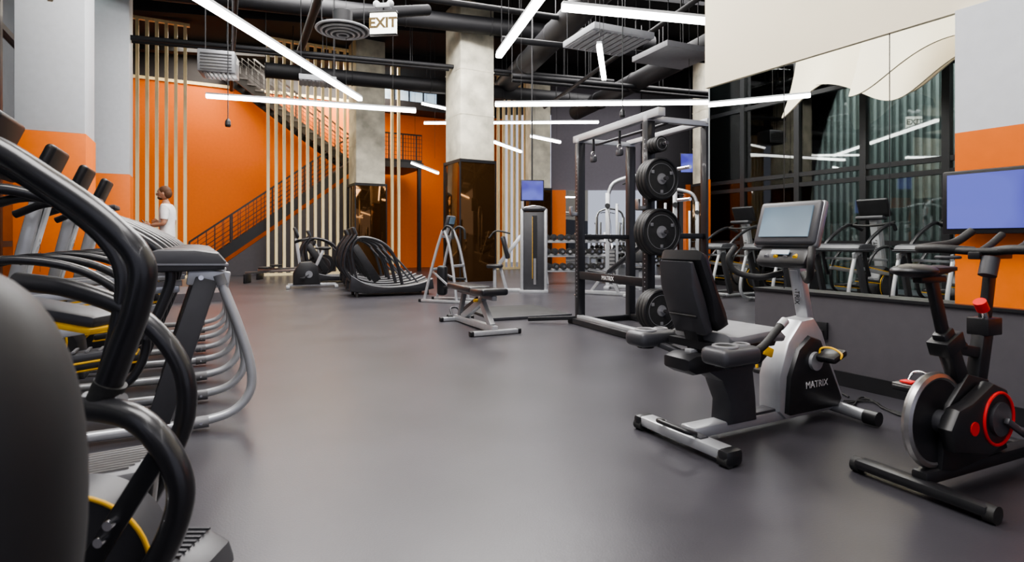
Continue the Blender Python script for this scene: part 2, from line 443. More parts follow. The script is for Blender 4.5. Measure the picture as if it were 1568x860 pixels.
# curved plaster ceiling sheets above the window side (seen in the mirror)
def baffle(p0, p1, zb, amp, ph, cyc=1.6):
    p0 = Vector(p0); p1 = Vector(p1); d = p1-p0; L = d.length; n = 80
    bm = bmesh.new(); nv = Vector((-d.y,d.x))/L
    rows = []
    for i in range(n+1):
        f = i/n; w_ = .16*math.sin(f*2*math.pi*cyc+ph); p = p0+d*f+nv*w_
        z = zb-amp*math.cos(f*2*math.pi*cyc+ph)
        col = []
        for s_ in (-1,1):
            ks = range(7) if s_ < 0 else range(6,-1,-1)
            for k in ks:
                u = k/6; lean = .55*(1-u)**2          # sheet curls toward the room at its lower edge
                col.append(bm.verts.new((p.x+nv.x*(s_*.02-lean), p.y+nv.y*(s_*.02-lean), z+(5.4-z)*u)))
        rows.append(col)
    m_ = len(rows[0])
    for i in range(n):
        A,B = rows[i],rows[i+1]
        for j in range(m_): bm.faces.new((A[j],A[(j+1)%m_],B[(j+1)%m_],B[j]))
    bm.faces.new(rows[0][::-1]); bm.faces.new(rows[-1]); bmesh.ops.recalc_face_normals(bm, faces=bm.faces)
    mk_obj('wavy_ceiling_baffle', bm, M['cream'])
baffle((-1.3,2.0),(-2.5,4.3),3.45,.24,.3,1.0); baffle((-2.5,2.2),(-3.9,4.8),3.52,.26,2.0,1.2); baffle((-3.7,2.6),(-5.2,5.5),3.78,.26,3.6,1.4)

# ---------------------------------------------------------------- elliptical trainers (left row)
def elliptical(cx, cy, rz):
    g = G('elliptical_trainer', (cx,cy,0), rz)
    for y in (-.33,.33):
        g.tube('rear_hoop', M['silver'], [(.62,y,.045),(.3,y,.045),(.1,y,.05),(-.08,y,.09),(-.17,y,.2),(-.17,y,.36),(-.11,y,.58),(-.04,y,.78),(.0,y,.89)], .027)
        g.cyl('hoop_clamps', M['mgrey'], (.05,y,.048),(.13,y,.046),.034); g.cyl('hoop_clamps', M['mgrey'], (-.02,y,.84),(.0,y,.9),.035)
        g.tube('bolts', M['chrome'], [(.09,y-.04,.048),(.09,y+.04,.048)], .009, n=8)
        g.beam('rear_leg', M['dgrey'], (.06,y,.88), (.30,y,.08), .05, .12, .012)
        g.box('leg_plate', M['silver'], (.05,y,.88), (.22,.035,.10), rot=(0,R(-8),0), bevel=.01)
        for bx_ in (.0,.09): g.cyl('bolts', M['chrome'], (bx_,y-.03,.885),(bx_,y+.03,.885),.014,n=10)
        g.tube('base_rail', M['silver'], [(.3,y,.05),(.9,y,.05),(1.35,y,.06)], .028)
        g.tube('handrail', M['satin'], [(1.22,y*.8,1.28),(1.02,y,1.36),(.8,y,1.32),(.5,y,1.18),(.30,y,1.04),(.24,y,.90),(.29,y,.72),(.36,y,.55)], .028)
        g.tube('swing_arm', M['satin'], [(1.2,y*.75,.95),(.95,y*.8,1.0),(.66,y*.85,.94),(.44,y*.85,.76),(.36,y*.85,.54),(.42,y*.85,.34),(.56,y*.8,.24)], .024)
        yy = y*.5
        g.box('pedal_tray', M['dgrey'], (.62,yy,.36+(.1 if y>0 else 0)), (.42,.17,.05), rot=(0,R(6),0), bevel=.02)
        g.box('pedal_trim', M['yellow'], (.62,yy,.335+(.1 if y>0 else 0)), (.43,.175,.012), rot=(0,R(6),0))
        for k_ in range(6): g.box('pedal_ribs', M['mgrey'], (.46+k_*.06,yy,.39+(.1 if y>0 else 0)), (.015,.13,.01), rot=(0,R(6),0), bevel=0)
        g.beam('link_arm', M['silver'], (.32,y*.8,.66), (1.15,y*.6,.55), .04, .055)
        g.beam('link_trim', M['yellow'], (.34,y*.8+(.022 if y>0 else -.022),.70), (1.1,y*.6+(.022 if y>0 else -.022),.59), .006, .012, 0)
        g.beam('link_arm', M['silver'], (.2,y*.8,.82), (1.1,y*.6,.78), .03, .04)
    g.prof('rear_hood', M['dgrey'], [(-.03,.93),(-.04,.98),(.0,1.03),(.12,1.05),(.3,1.05),(.4,1.02),(.42,.97),(.36,.92)], -.40, .40, bevel=.025)
    g.prof('hood_strip', M['silverd'], [(-.05,.955),(-.05,.965),(.42,.975),(.42,.965)], -.405, .405, bevel=0)
    g.tube('rear_crossbar', M['silver'], [(.3,-.33,.05),(.3,.33,.05)], .026)
    g.prof('drive_housing', M['black'], [(.85,.07),(.88,.35),(1.0,.58),(1.15,.68),(1.35,.62),(1.5,.4),(1.52,.07)], -.17, .17, bevel=.04)
    g.ring('housing_trim', M['yellow'], (1.15,-.17,.36), (0,1,0), .2, .008); g.cyl('crank_disc', M['dgrey'], (1.15,-.19,.36),(1.15,.19,.36),.19)
    g.ring('housing_trim', M['yellow'], (1.15,.17,.36), (0,1,0), .2, .008)
    g.beam('mast', M['silver'], (1.32,0,.55), (1.12,0,1.48), .17, .09, .02)
    g.beam('mast_face', M['white'], (1.26,0,.62), (1.07,0,1.42), .11, .02, .004)
    g.text('mast_label', 'MATRIX', M['black'], (1.135,0,1.05), (R(78),R(90),R(-90)), .10)
    g.box('console', M['black'], (1.08,0,1.64), (.07,.50,.32), rot=(0,R(-22),0), bevel=.03, seg=3)
    g.box('console_screen', M['scr'], (1.042,0,1.66), (.008,.38,.21), rot=(0,R(-22),0), bevel=.0)
    g.box('console_shelf', M['dgrey'], (1.00,0,1.47), (.14,.44,.05), rot=(0,R(10),0), bevel=.015)
    g.tube('grip_bar', M['rubber'], [(1.12,-.30,1.40),(.95,-.24,1.36),(.90,0,1.34),(.95,.24,1.36),(1.12,.30,1.40)], .02)
    g.tube('front_foot', M['silver'], [(1.4,-.33,.05),(1.45,0,.05),(1.4,.33,.05)], .032)
    g.done()
F0 = Vector((-1.72,3.33)); erz = math.atan2(-.48,-.877)
for w in (.34,1.62,2.90,4.18):
    p = F0+ROW*w; elliptical(p.x,p.y,erz)

# foreground black cross trainer
g = G('cross_trainer', (0,0,0))
g.tube('handrail', M['satin'], [(-1.66,1.5,1.44),(-1.48,1.6,1.37),(-1.31,1.6,1.27),(-1.14,1.6,1.15),(-1.045,1.6,1.04),(-1.055,1.6,.92),(-1.10,1.6,.79),(-1.15,1.6,.66)], .036, n=16)
g.tube('handrail', M['satin'], [(-1.95,1.9,1.44),(-1.75,1.95,1.36),(-1.53,1.95,1.22),(-1.39,1.95,1.10),(-1.33,1.95,.98),(-1.35,1.95,.8),(-1.40,1.95,.6)], .030, n=16)
g.cyl('pivot_collar', M['silver'], (-1.2,1.6,.645),(-1.10,1.6,.64),.03); g.cyl('pivot_sleeve', M['rubber'], (-1.13,1.6,.70),(-1.160,1.6,.63),.042)
g.tube('lower_loop', M['satin'], [(-1.25,1.6,.63),(-1.14,1.58,.63),(-1.03,1.56,.61),(-.95,1.55,.54),(-.905,1.55,.44),(-.915,1.55,.34),(-.97,1.55,.22),(-1.06,1.55,.10),(-1.2,1.55,.05)], .036, n=16)
g.tube('lower_loop', M['satin'], [(-1.7,1.95,.96),(-1.5,1.95,.93),(-1.28,1.95,.84),(-1.14,1.95,.68),(-1.12,1.95,.5),(-1.2,1.95,.3),(-1.3,1.95,.12)], .032, n=16)
g.beam('strut', M['black'], (-.965,1.56,.52), (-1.17,1.52,.17), .02, .055)
for z_,x_ in ((.345,-1.07),(.30,-1.095)): g.cyl('strut_bolts', M['chrome'], (x_,1.5,z_),(x_,1.56,z_),.013)
g.cyl('drive_housing', M['dgrey'], (-1.30,1.62,.13),(-1.34,1.78,.13),.24,n=48); g.ring('housing_trim', M['yellow'], (-1.30,1.615,.13), (.25,-1,0), .243, .007, n=48)
g.cyl('drive_face', M['black'], (-1.29,1.6,.13),(-1.31,1.63,.13),.19,n=40)
g.prof('foot_pedal', M['dgrey'], [(-1.24,.02),(-1.22,.09),(-1.15,.125),(-1.03,.125),(-.96,.08),(-.94,.02)], 1.72, 1.95, bevel=.03)
for k_ in range(7): g.box('pedal_ribs', M['dgrey'], (-1.09,1.75+k_*.028,.128), (.14,.008,.006), bevel=0)
g.box('upper_step', M['mgrey'], (-1.42,1.95,.31), (.36,.3,.05), rot=(0,R(-4),R(20)), bevel=.02)
for k_ in range(9): g.box('step_ribs', M['steel'], (-1.42,1.83+k_*.03,.337), (.32,.008,.006), rot=(0,R(-4),R(20)), bevel=0)
g.beam('chain_guide', M['steel'], (-1.19,1.9,.40), (-1.21,1.88,.13), .03, .03)
for k_ in range(6): g.cyl('chain_holes', M['black'], (-1.192-.003*k_,1.88,.38-.045*k_),(-1.192-.003*k_,1.87,.38-.045*k_),.008,n=8)
g.box('link_pedal', M['dgrey'], (-1.62,2.05,.84),(.34,.16,.05), rot=(0,R(10),0), bevel=.02); g.box('link_pedal_trim', M['yellow'], (-1.60,2.03,.81),(.30,.15,.02), rot=(0,R(10),0))
g.tube('base_rail', M['silver'], [(-1.05,1.85,.03),(-1.3,1.7,.03),(-1.9,1.45,.03)], .03)
g.beam('mast', M['silver'], (-1.95,1.5,.03),(-1.85,1.65,1.36),.12,.09); g.box('console', M['black'], (-1.86,1.64,1.50),(.1,.44,.28),rot=(0,R(18),R(25)),bevel=.02)
g.done()
g = G('stair_climber', (-.80,.78,0), R(208))
g.ell('hood', M['matte'], (.0,0,.72), (.175,.16,.35), p=.85, nu=40, nv=28)
g.prof('tower', M['black'], [(-.1,0),(-.05,.5),(.1,.8),(.5,.9),(.7,.5),(.75,0)], -.12, .12, bevel=.03)
g.box('step', M['dgrey'], (.4,0,.2), (.5,.3,.05)); g.done()

# ---------------------------------------------------------------- recumbent bike
g = G('recumbent_bike', (.92,3.05,0), math.atan2(.466,.885))
g.box('rear_stabiliser', M['silver'], (0,0,.055), (.10,.60,.055), bevel=.012)
g.box('stabiliser_top', M['dgrey'], (0,0,.085), (.06,.3,.012))
for y in (-.31,.31):
    g.box('rear_feet', M['black'], (0,y,.045), (.115,.07,.08), bevel=.02); g.cyl('transport_wheels', M['rubber'], (-.03,y-.03,.03),(-.03,y+.03,.03),.03)
    g.cyl('front_caps', M['black'], (1.22,y*.80,.05),(1.22,y*1.05,.05),.043)
g.tube('lift_handle', M['black'], [(-.03,-.12,.1),(-.09,-.09,.12),(-.09,.09,.12),(-.03,.12,.1)], .013)
g.beam('main_beam', M['silver'], (.03,0,.07), (1.22,0,.07), .11, .06, .012)
g.beam('beam_cover', M['dgrey'], (.42,0,.105), (.75,0,.105), .09, .02)
g.tube('front_stabiliser', M['silver'], [(1.22,-.25,.05),(1.22,0,.065),(1.22,.25,.05)], .036, n=16)
g.prof('pedestal_frame', M['silver'], [(.68,.10),(.68,.30),(.76,.50),(.88,.62),(1.0,.63),(1.08,.54),(1.17,.34),(1.30,.10),(1.28,.05),(.74,.05)], -.075, .075, bevel=.02)
g.prof('pedestal_shroud', M['black'], [(.72,.09),(.74,.30),(.82,.46),(.93,.53),(1.03,.50),(1.11,.36),(1.24,.12),(1.2,.07),(.77,.07)], -.105, .105, bevel=.03)
g.text('shroud_label', 'MATRIX', M['label'], (.97,-.108,.24), (R(90),0,R(0)), .058)
g.cyl('crank_disc', M['silver'], (.95,-.10,.38),(.95,-.125,.38),.055); g.cyl('crank_disc', M['silver'], (.95,.10,.38),(.95,.125,.38),.055)
g.beam('crank_arm', M['dgrey'], (.95,-.14,.38),(.97,-.14,.44),.02,.035); g.beam('crank_arm', M['dgrey'], (.95,.14,.38),(.91,.14,.26),.02,.035)
g.box('pedal', M['black'], (.95,-.21,.43), (.13,.12,.04), rot=(0,R(-20),0), bevel=.015); g.tube('pedal_strap', M['yellow'], [(.93,-.15,.415),(.93,-.16,.465),(.95,-.21,.475),(.95,-.27,.45),(.94,-.27,.42)], .006, flat=.5)
g.box('pedal', M['black'], (.91,.21,.26), (.11,.10,.03), bevel=.01); g.tube('pedal_strap', M['yellow'], [(.9,.17,.27),(.9,.18,.33),(.9,.22,.35),(.9,.26,.32),(.9,.26,.27)], .009)
g.beam('mast', M['silver'], (1.03,0,.55), (.93,0,.95), .085, .06, .015)
g.beam('mast_strip', M['white'], (1.0,0,.60), (.905,0,.92), .05, .012, .004)
g.text('mast_label', 'MATRIX', M['black'], (.935,0,.78), (R(76),R(90),R(-90)), .04)
g.box('console', M['dgrey'], (.86,0,1.20), (.06,.42,.28), rot=(0,R(18),0), bevel=.025, seg=3)
g.box('console_bezel', M['silverd'], (.868,0,1.195), (.05,.435,.29), rot=(0,R(18),0), bevel=.02)
g.box('console_screen', M['scr'], (.828,0,1.215), (.008,.33,.19), rot=(0,R(18),0), bevel=0)
for k_ in range(3): g.box('screen_tiles', M['sign'], (.8265,-.05+k_*.05,1.20), (.006,.035,.03), rot=(0,R(18),0), bevel=0)
g.box('keypad', M['black'], (.82,0,1.0), (.07,.34,.13), rot=(0,R(32),0), bevel=.025)
for k_ in range(4): g.cyl('keypad_buttons_'+('yellow' if k_%2==0 else 'grey'), M['yellow'] if k_%2==0 else M['mgrey'], (.80,-.10+k_*.065,1.01),(.775,-.10+k_*.065,1.0),.014,n=12)
g.box('keypad_display', M['scr'], (.783,0,1.03), (.006,.12,.03), rot=(0,R(32),0), bevel=0)
for s in (-1,1):
    g.tube('console_handle', M['rubber'], [(.9,s*.07,.90),(.80,s*.16,.87),(.70,s*.25,.90),(.66,s*.28,.98),(.70,s*.26,1.06)], .019)
g.prof('seat_pedestal', M['dgrey'], [(.27,.08),(.50,.08),(.49,.22),(.47,.36),(.52,.46),(.06,.46),(.10,.40),(.22,.33),(.28,.2)], -.07, .07, bevel=.02)
g.prof('seat_rail_cover', M['black'], [(-.06,.42),(.0,.39),(.50,.40),(.56,.44),(.54,.49),(.0,.50),(-.06,.48)], -.10, .10, bevel=.03)
g.box('rail_slot', M['silver'], (.28,0,.50), (.5,.05,.03))
g.prof('seat_pan', M['mgrey'], [(.12,.56),(.2,.54),(.42,.55),(.56,.54),(.58,.57),(.52,.62),(.36,.61),(.2,.60),(.12,.61)], -.20, .20, bevel=.03)
g.prof('seat_bucket', M['black'], [(.06,.52),(.5,.52),(.52,.55),(.06,.56)], -.18, .18, bevel=.01)
g.prof('backrest_pad', M['black'], [(.12,.62),(.19,.65),(.17,.72),(.10,.86),(.03,1.03),(-.02,1.05),(-.035,1.0),(.05,.80),(.07,.68)], -.155, .155, bevel=.04)
g.prof('backrest_shell', M['dgrey'], [(.05,.60),(.10,.62),(.04,.80),(-.04,.99),(-.07,.99),(-.055,.85),(.0,.7)], -.12, .12, bevel=.02)
for k_ in range(5): g.box('backrest_ribs', M['black'], (-.045+.011*k_,0,.94-.06*k_), (.02,.2,.012), rot=(0,R(18),0))
g.beam('backrest_bracket', M['black'], (.1,0,.50), (-.0,0,.82), .10, .04)
for s in (-1,1):
    g.box('cup_tray', M['dgrey'], (.03,s*.29,.535), (.27,.17,.09), bevel=.035, seg=3)
    g.ring('cup_rims', M['mgrey'], (-.01,s*.29,.58), (0,0,1), .055, .009); g.cyl('cup_wells', M['black'], (-.01,s*.29,.48),(-.01,s*.29,.584),.048)
    g.ring('cup_rims', M['mgrey'], (.105,s*.29,.58), (0,0,1), .035, .007); g.cyl('cup_wells', M['black'], (.105,s*.29,.5),(.105,s*.29,.584),.031)
    g.tube('seat_handle', M['rubber'], [(.08,s*.29,.52),(.23,s*.30,.55),(.35,s*.30,.63),(.41,s*.29,.66)], .02)
    g.cyl('handle_tip', M['silver'], (.39,s*.294,.65),(.44,s*.285,.675),.023)
    g.beam('tray_bracket', M['dgrey'], (.08,s*.08,.47), (.04,s*.26,.51), .05, .03)
g.box('adjust_lever', M['yellow'], (.42,-.2,.50), (.07,.015,.05), rot=(0,R(20),0))
g.done()
g = G('power_cables')
for k_,o in enumerate((0,.06,.12)):
    g.tube('cord', M['rubber'], [(2.25,3.75+o,.01),(2.45,3.95-o,.01),(2.42,3.55+o,.01),(2.62,3.45-o*.5,.01),(2.50,3.25+o,.01),(2.70,3.2,.01)], .006, n=6)
g.done()

# ---------------------------------------------------------------- spin bike
g = G('indoor_cycling_bike', (1.76,2.46,0), math.atan2(.411,.911))
g.box('rear_foot_bar', M['black'], (0,0,.045), (.085,.54,.05), bevel=.02)
for y in (-.27,.27): g.cyl('foot_caps', M['rubber'], (0,y-.02,.035),(0,y+.02,.035),.036)
g.box('front_foot_bar', M['black'], (.98,0,.045), (.08,.50,.05), bevel=.02)
g.add('flywheel_rim', M['steel'], bm_tube([(.11+.19*math.cos(a_*math.pi/24),0,.31+.19*math.sin(a_*math.pi/24)) for a_ in range(48)], .022, 8, closed=True, smooth=False))
g.cyl('flywheel', M['black'], (.11,-.018,.31),(.11,.018,.31),.185,n=48)
g.cyl('flywheel_hub', M['dgrey'], (.11,-.05,.31),(.11,.05,.31),.05)
g.beam('base_beam', M['black'], (0,0,.075), (.98,0,.075), .07, .06, .015)
g.prof('chain_guard', M['black'], [(.08,.20),(.04,.30),(.10,.38),(.2,.40),(.36,.47),(.47,.43),(.52,.32),(.47,.20),(.34,.15),(.18,.18)], -.11, -.045, bevel=.02)
g.prof('frame_plate', M['black'], [(.10,.10),(.12,.30),(.16,.38),(.3,.50),(.46,.46),(.55,.3),(.62,.12),(.2,.08)], -.04, .04, bevel=.01)
g.ring('crank_ring', M['red'], (.385,-.112,.31), (0,1,0), .115, .007); g.ring('crank_ring', M['red'], (.385,-.114,.31), (0,1,0), .045, .005)
g.cyl('crank_cover', M['dgrey'], (.385,-.10,.31),(.385,-.125,.31),.075); g.cyl('hub_badge', M['red'], (.2,-.11,.29),(.2,-.115,.29),.030)
g.beam('crank_arm', M['dgrey'], (.385,-.14,.31),(.52,-.15,.23),.02,.03); g.beam('crank_arm', M['dgrey'], (.385,.10,.31),(.25,.12,.39),.02,.03)
for (px_,py_,pz_) in ((.52,-.22,.23),(.25,.19,.39)):
    g.box('pedals', M['black'], (px_,py_,pz_), (.10,.10,.025), bevel=.006); g.box('pedal_cage', M['steel'], (px_,py_,pz_+.012), (.08,.11,.02), bevel=.004)
    g.box('pedal_accents', M['red'], (px_,py_,pz_+.03), (.05,.06,.012)); g.tube('toe_clip', M['chrome'], [(px_+.05,py_-.04,pz_),(px_+.09,py_-.03,pz_+.06),(px_+.09,py_+.03,pz_+.06),(px_+.05,py_+.04,pz_)], .006)
g.beam('seat_tube', M['black'], (.32,0,.42), (.17,0,.70), .06, .085, .015)
g.beam('seat_post', M['black'], (.2,0,.62), (.09,0,.93), .035, .055, .01)
g.box('seat_clamp', M['black'], (.20,0,.64), (.13,.09,.07), rot=(0,R(-24),0)); g.cyl('seat_knob', M['black'], (.24,0,.63),(.32,0,.62),.025)
g.box('seat_slider', M['black'], (.08,0,.93), (.18,.04,.03))
g.prof('saddle', M['black'], [(-.10,.95),(-.10,.99),(-.04,1.0),(.08,.985),(.22,.985),(.22,.965),(.08,.945),(-.02,.94)], -.04, .04, bevel=.02)
g.ell('saddle_wings', M['black'], (-.03,0,.97), (.10,.085,.03))
g.ell('saddle_nose', M['black'], (.13,0,.97), (.11,.035,.022))
g.beam('head_tube', M['black'], (.42,0,.40), (.50,0,.72), .06, .085, .015)
g.beam('head_post', M['black'], (.49,0,.66), (.56,0,1.02), .035, .06, .01)
g.cyl('tension_knob', M['red'], (.45,-.02,.78),(.42,-.02,.82),.026); g.cyl('tension_stem', M['chrome'], (.49,-.02,.70),(.45,-.02,.78),.012)
g.box('head_clamp', M['black'], (.5,0,.70), (.12,.09,.08)); g.beam('frame_brace', M['black'], (.45,0,.58), (.22,0,.62), .04, .05)
g.box('bar_slider', M['black'], (.55,0,1.03), (.28,.05,.035))
g.tube('handlebar', M['rubber'], [(.50,-.04,1.05),(.42,-.14,1.06),(.44,-.25,1.06),(.58,-.27,1.07),(.72,-.24,1.09),(.80,-.20,1.15)], .021)
g.tube('handlebar', M['rubber'], [(.50,.04,1.05),(.42,.14,1.06),(.44,.25,1.06),(.58,.27,1.07),(.72,.24,1.09),(.80,.20,1.15)], .021)
g.tube('handlebar', M['rubber'], [(.6,-.06,1.05),(.70,-.07,1.08),(.78,-.06,1.13)], .017); g.tube('handlebar', M['rubber'], [(.6,.06,1.05),(.70,.07,1.08),(.78,.06,1.13)], .017)
g.tube('cross_grip', M['rubber'], [(.46,-.24,1.06),(.44,0,1.05),(.46,.24,1.06)], .016)
g.cyl('bottle_cage', M['dgrey'], (.42,-.05,.94),(.45,-.05,1.02),.035); g.ring('bottle_ring', M['dgrey'], (.40,.1,1.02), (0,0,1), .045, .008)
g.done()

# ---------------------------------------------------------------- weight bench
bd = Vector((-.18,6.6))-Vector((-.76,7.8)); g = G('weight_bench', (-.76,7.8,0), math.atan2(bd.y,bd.x))
g.box('rear_foot', M['silver'], (0,0,.03), (.06,.42,.05)); g.box('front_foot', M['silver'], (1.3,0,.03), (.07,.60,.05))
for x,yy in ((0,.22),(1.3,.3)):
    for s in (-1,1): g.box('foot_caps', M['black'], (x,s*yy,.03), (.075,.05,.06), bevel=.012)
g.beam('spine', M['silver'], (.0,0,.05), (1.3,0,.06), .07, .08)
g.beam('strut', M['silver'], (.25,0,.08), (.95,0,.38), .065, .09); g.beam('strut', M['silver'], (1.2,0,.08), (.85,0,.40), .065, .09)
g.beam('rear_strut', M['mgrey'], (.12,0,.08), (.30,0,.42), .05, .07); g.box('ladder', M['dgrey'], (.55,0,.25), (.5,.04,.12), rot=(0,R(-22),0))
g.beam('pad_rail', M['silverd'], (.1,0,.43), (1.28,0,.42), .06, .055)
g.box('back_pad', M['satin'], (.42,0,.49), (.86,.29,.08), bevel=.028, seg=3)
g.box('seat_pad', M['satin'], (1.10,0,.485), (.42,.34,.085), rot=(0,R(-3),0), bevel=.03, seg=3)
g.cyl('wheel', M['rubber'], (-.03,-.12,.045),(-.03,-.06,.045),.045); g.cyl('wheel', M['rubber'], (-.03,.06,.045),(-.03,.12,.045),.045)
g.tube('rear_handle', M['dgrey'], [(.0,-.06,.06),(-.1,-.05,.16),(-.1,.05,.16),(.0,.06,.06)], .014)
g.cyl('adjust_knob', M['yellow'], (.85,-.04,.36),(.85,-.09,.36),.02); g.done()

# ---------------------------------------------------------------- power rack
g = G('power_rack', (.91,7.6,0), math.atan2(-.924,.383)); W = 1.515; D = .8; HH = 2.4
for x in (0,W):
    for y in (0,D):
        g.box('uprights', M['satin'], (x,y,HH/2), (.10,.10,HH))
        if y == 0:
            for k_ in range(38):
                g.box('upright_holes', M['silver'], (x,y-.0505,.35+k_*.05), (.012,.003,.012), bevel=0)
                g.box('upright_holes', M['silver'], (x-.0505,y,.35+k_*.05), (.003,.012,.012), bevel=0)
    g.box('side_beams', M['silver'], (x,D/2,HH+.03), (.07,D+.1,.06)); g.box('side_base', M['black'], (x,D/2,.04), (.09,D+.15,.07))
    g.box('side_ties', M['black'], (x,D/2,1.15), (.05,D,.06)); g.box('feet', M['rubber'], (x,-.08,.03), (.14,.14,.055))
g.box('top_beam', M['silver'], (W/2+.06,0,HH+.06), (W+.35,.09,.09)); g.box('top_beam', M['silver'], (W/2,D,HH+.06), (W+.1,.07,.06))
g.tube('pullup_bar', M['dgrey'], [(0,.25,HH),(.3,.2,HH-.02),(W/2,.2,HH-.02),(W-.3,.2,HH-.02),(W,.25,HH)], .018)
g.box('base_front', M['silver'], (W/2,-.02,.085), (W-.05,.09,.05)); g.box('base_rubber', M['black'], (W/2,-.09,.04), (W+.1,.12,.07)); g.box('base_rear', M['black'], (W/2,D,.05), (W,.08,.08))
g.box('label_beam', M['black'], (W/2,-.02,.64), (W,.05,.10)); g.text('beam_label', 'MATRIX', M['label'], (W/2,-.047,.64), (R(90),0,0), .075)
for x in (.0,W):
    g.box('j_hooks', M['steel'], (x,-.09,1.45), (.06,.12,.05)); g.box('j_hooks', M['steel'], (x,-.14,1.49), (.06,.03,.12))
for x in (.35,.95):
    g.beam('strap_hangers', M['black'], (x,0,HH),(x,0,HH-.16),.03,.02); g.ring('strap_rings', M['steel'], (x,0,HH-.2), (1,.3,0), .035, .01); g.box('strap_pads', M['dgrey'], (x,0,HH-.26), (.1,.06,.08), bevel=.02)
for z,rr in ((2.12,.085),(1.75,.225),(1.19,.25),(.36,.225)):
    for x0,sg in ((W,1),(0,-1)) if z < 2 else ((W,1),):
        if sg < 0: 
            g.cyl('weight_pegs', M['chrome'], (x0,.0,z),(x0-.12,.0,z),.02); continue
        g.cyl('weight_pegs', M['chrome'], (x0,.0,z),(x0+sg*.32,.0,z),.022)
        xx = x0+sg*.08
        for q in range(3):
            g.cyl('weight_plates', M['rubber'], (xx,0,z),(xx+sg*.04,0,z),rr,n=48)
            g.ring('plate_rims', M['black'], (xx+sg*.04,0,z), (1,0,0), rr*.93, rr*.06)
            g.ring('plate_lettering_ring', M['mgrey'], (xx+sg*.042,0,z), (1,0,0), rr*.72, .003)
            g.cyl('plate_hubs', M['mgrey'], (xx+sg*.04,0,z),(xx+sg*.046,0,z),rr*.26,n=24)
            xx += sg*.055
        if rr > .1:
            for k_ in range(3):
                a_ = k_*2*math.pi/3+.5
                g.box('plate_grips', M['mgrey'], (xx-.009,rr*.6*math.cos(a_),z+rr*.6*math.sin(a_)), (.006,.035,.035), bevel=.002)
for y,z in ((.4,1.9),(.4,1.55)): g.cyl('weight_pegs', M['chrome'], (W,y,z),(W+.2,y,z),.02)
g.beam('landmine_arm', M['black'], (.05,-.1,.08), (-.25,-.65,.05), .05, .05)
g.done()
g = G('lifting_platform', (.05,8.6,0), R(22)); g.box('deck', M['rubber'], (0,0,.02), (1.2,1.3,.04)); g.box('edge', M['dgrey'], (0,-.66,.022), (1.22,.03,.044)); g.done()

# ---------------------------------------------------------------- selectorised weight tower
def weight_tower(x,y,rz,arms=True):
    g = G('cable_weight_tower', (x,y,0), rz)
    g.box('shroud_sides', M['silver'], (-.25,0,.90), (.07,.34,1.74), bevel=.025); g.box('shroud_sides', M['silver'], (.25,0,.90), (.07,.34,1.74), bevel=.025)
    g.box('shroud_front', M['dgrey'], (0,-.12,.88), (.44,.05,1.64), bevel=.01); g.box('shroud_back', M['black'], (0,.12,.88), (.44,.05,1.64))
    g.box('window_slot', M['black'], (.02,-.148,.95), (.10,.01,1.35), bevel=0); g.box('weight_stack', M['steel'], (.02,-.155,.45), (.05,.01,.55), bevel=0)
    g.box('yellow_strip', M['yellow'], (-.03,-.155,.95), (.008,.01,1.3), bevel=0)
    g.box('cap', M['dgrey'], (0,0,1.76), (.52,.36,.08), bevel=.035, seg=3); g.box('base', M['silver'], (0,0,.03), (.6,.42,.06)); g.box('foot', M['silver'], (-.35,.05,.03), (.6,.1,.06))
    g.tube('front_bow', M['chrome'], [(-.2,-.2,1.79),(0,-.23,1.82),(.2,-.2,1.79)], .015)
    if arms:
        g.beam('lever_arm', M['silver'], (-.28,.1,1.2), (-.75,.1,.6), .06, .08); g.beam('lever_arm', M['silver'], (-.75,.1,.6), (-.6,.1,.06), .06, .07)
        g.box('seat_pad', M['satin'], (-.85,.1,.55), (.34,.34,.08), bevel=.03); g.box('back_pad', M['satin'], (-.62,.1,.95), (.09,.3,.5), rot=(0,R(-14),0), bevel=.03)
        g.box('floor_rail', M['silver'], (-.65,.1,.04), (.9,.1,.06)); g.tube('grip', M['rubber'], [(-.5,-.1,1.25),(-.8,-.12,1.3),(-.95,-.12,1.15)], .018)
        g.beam('seat_post', M['silver'], (-.85,.1,.06),(-.85,.1,.52),.07,.07)
    g.done()
weight_tower(.47,12.1,R(-4))

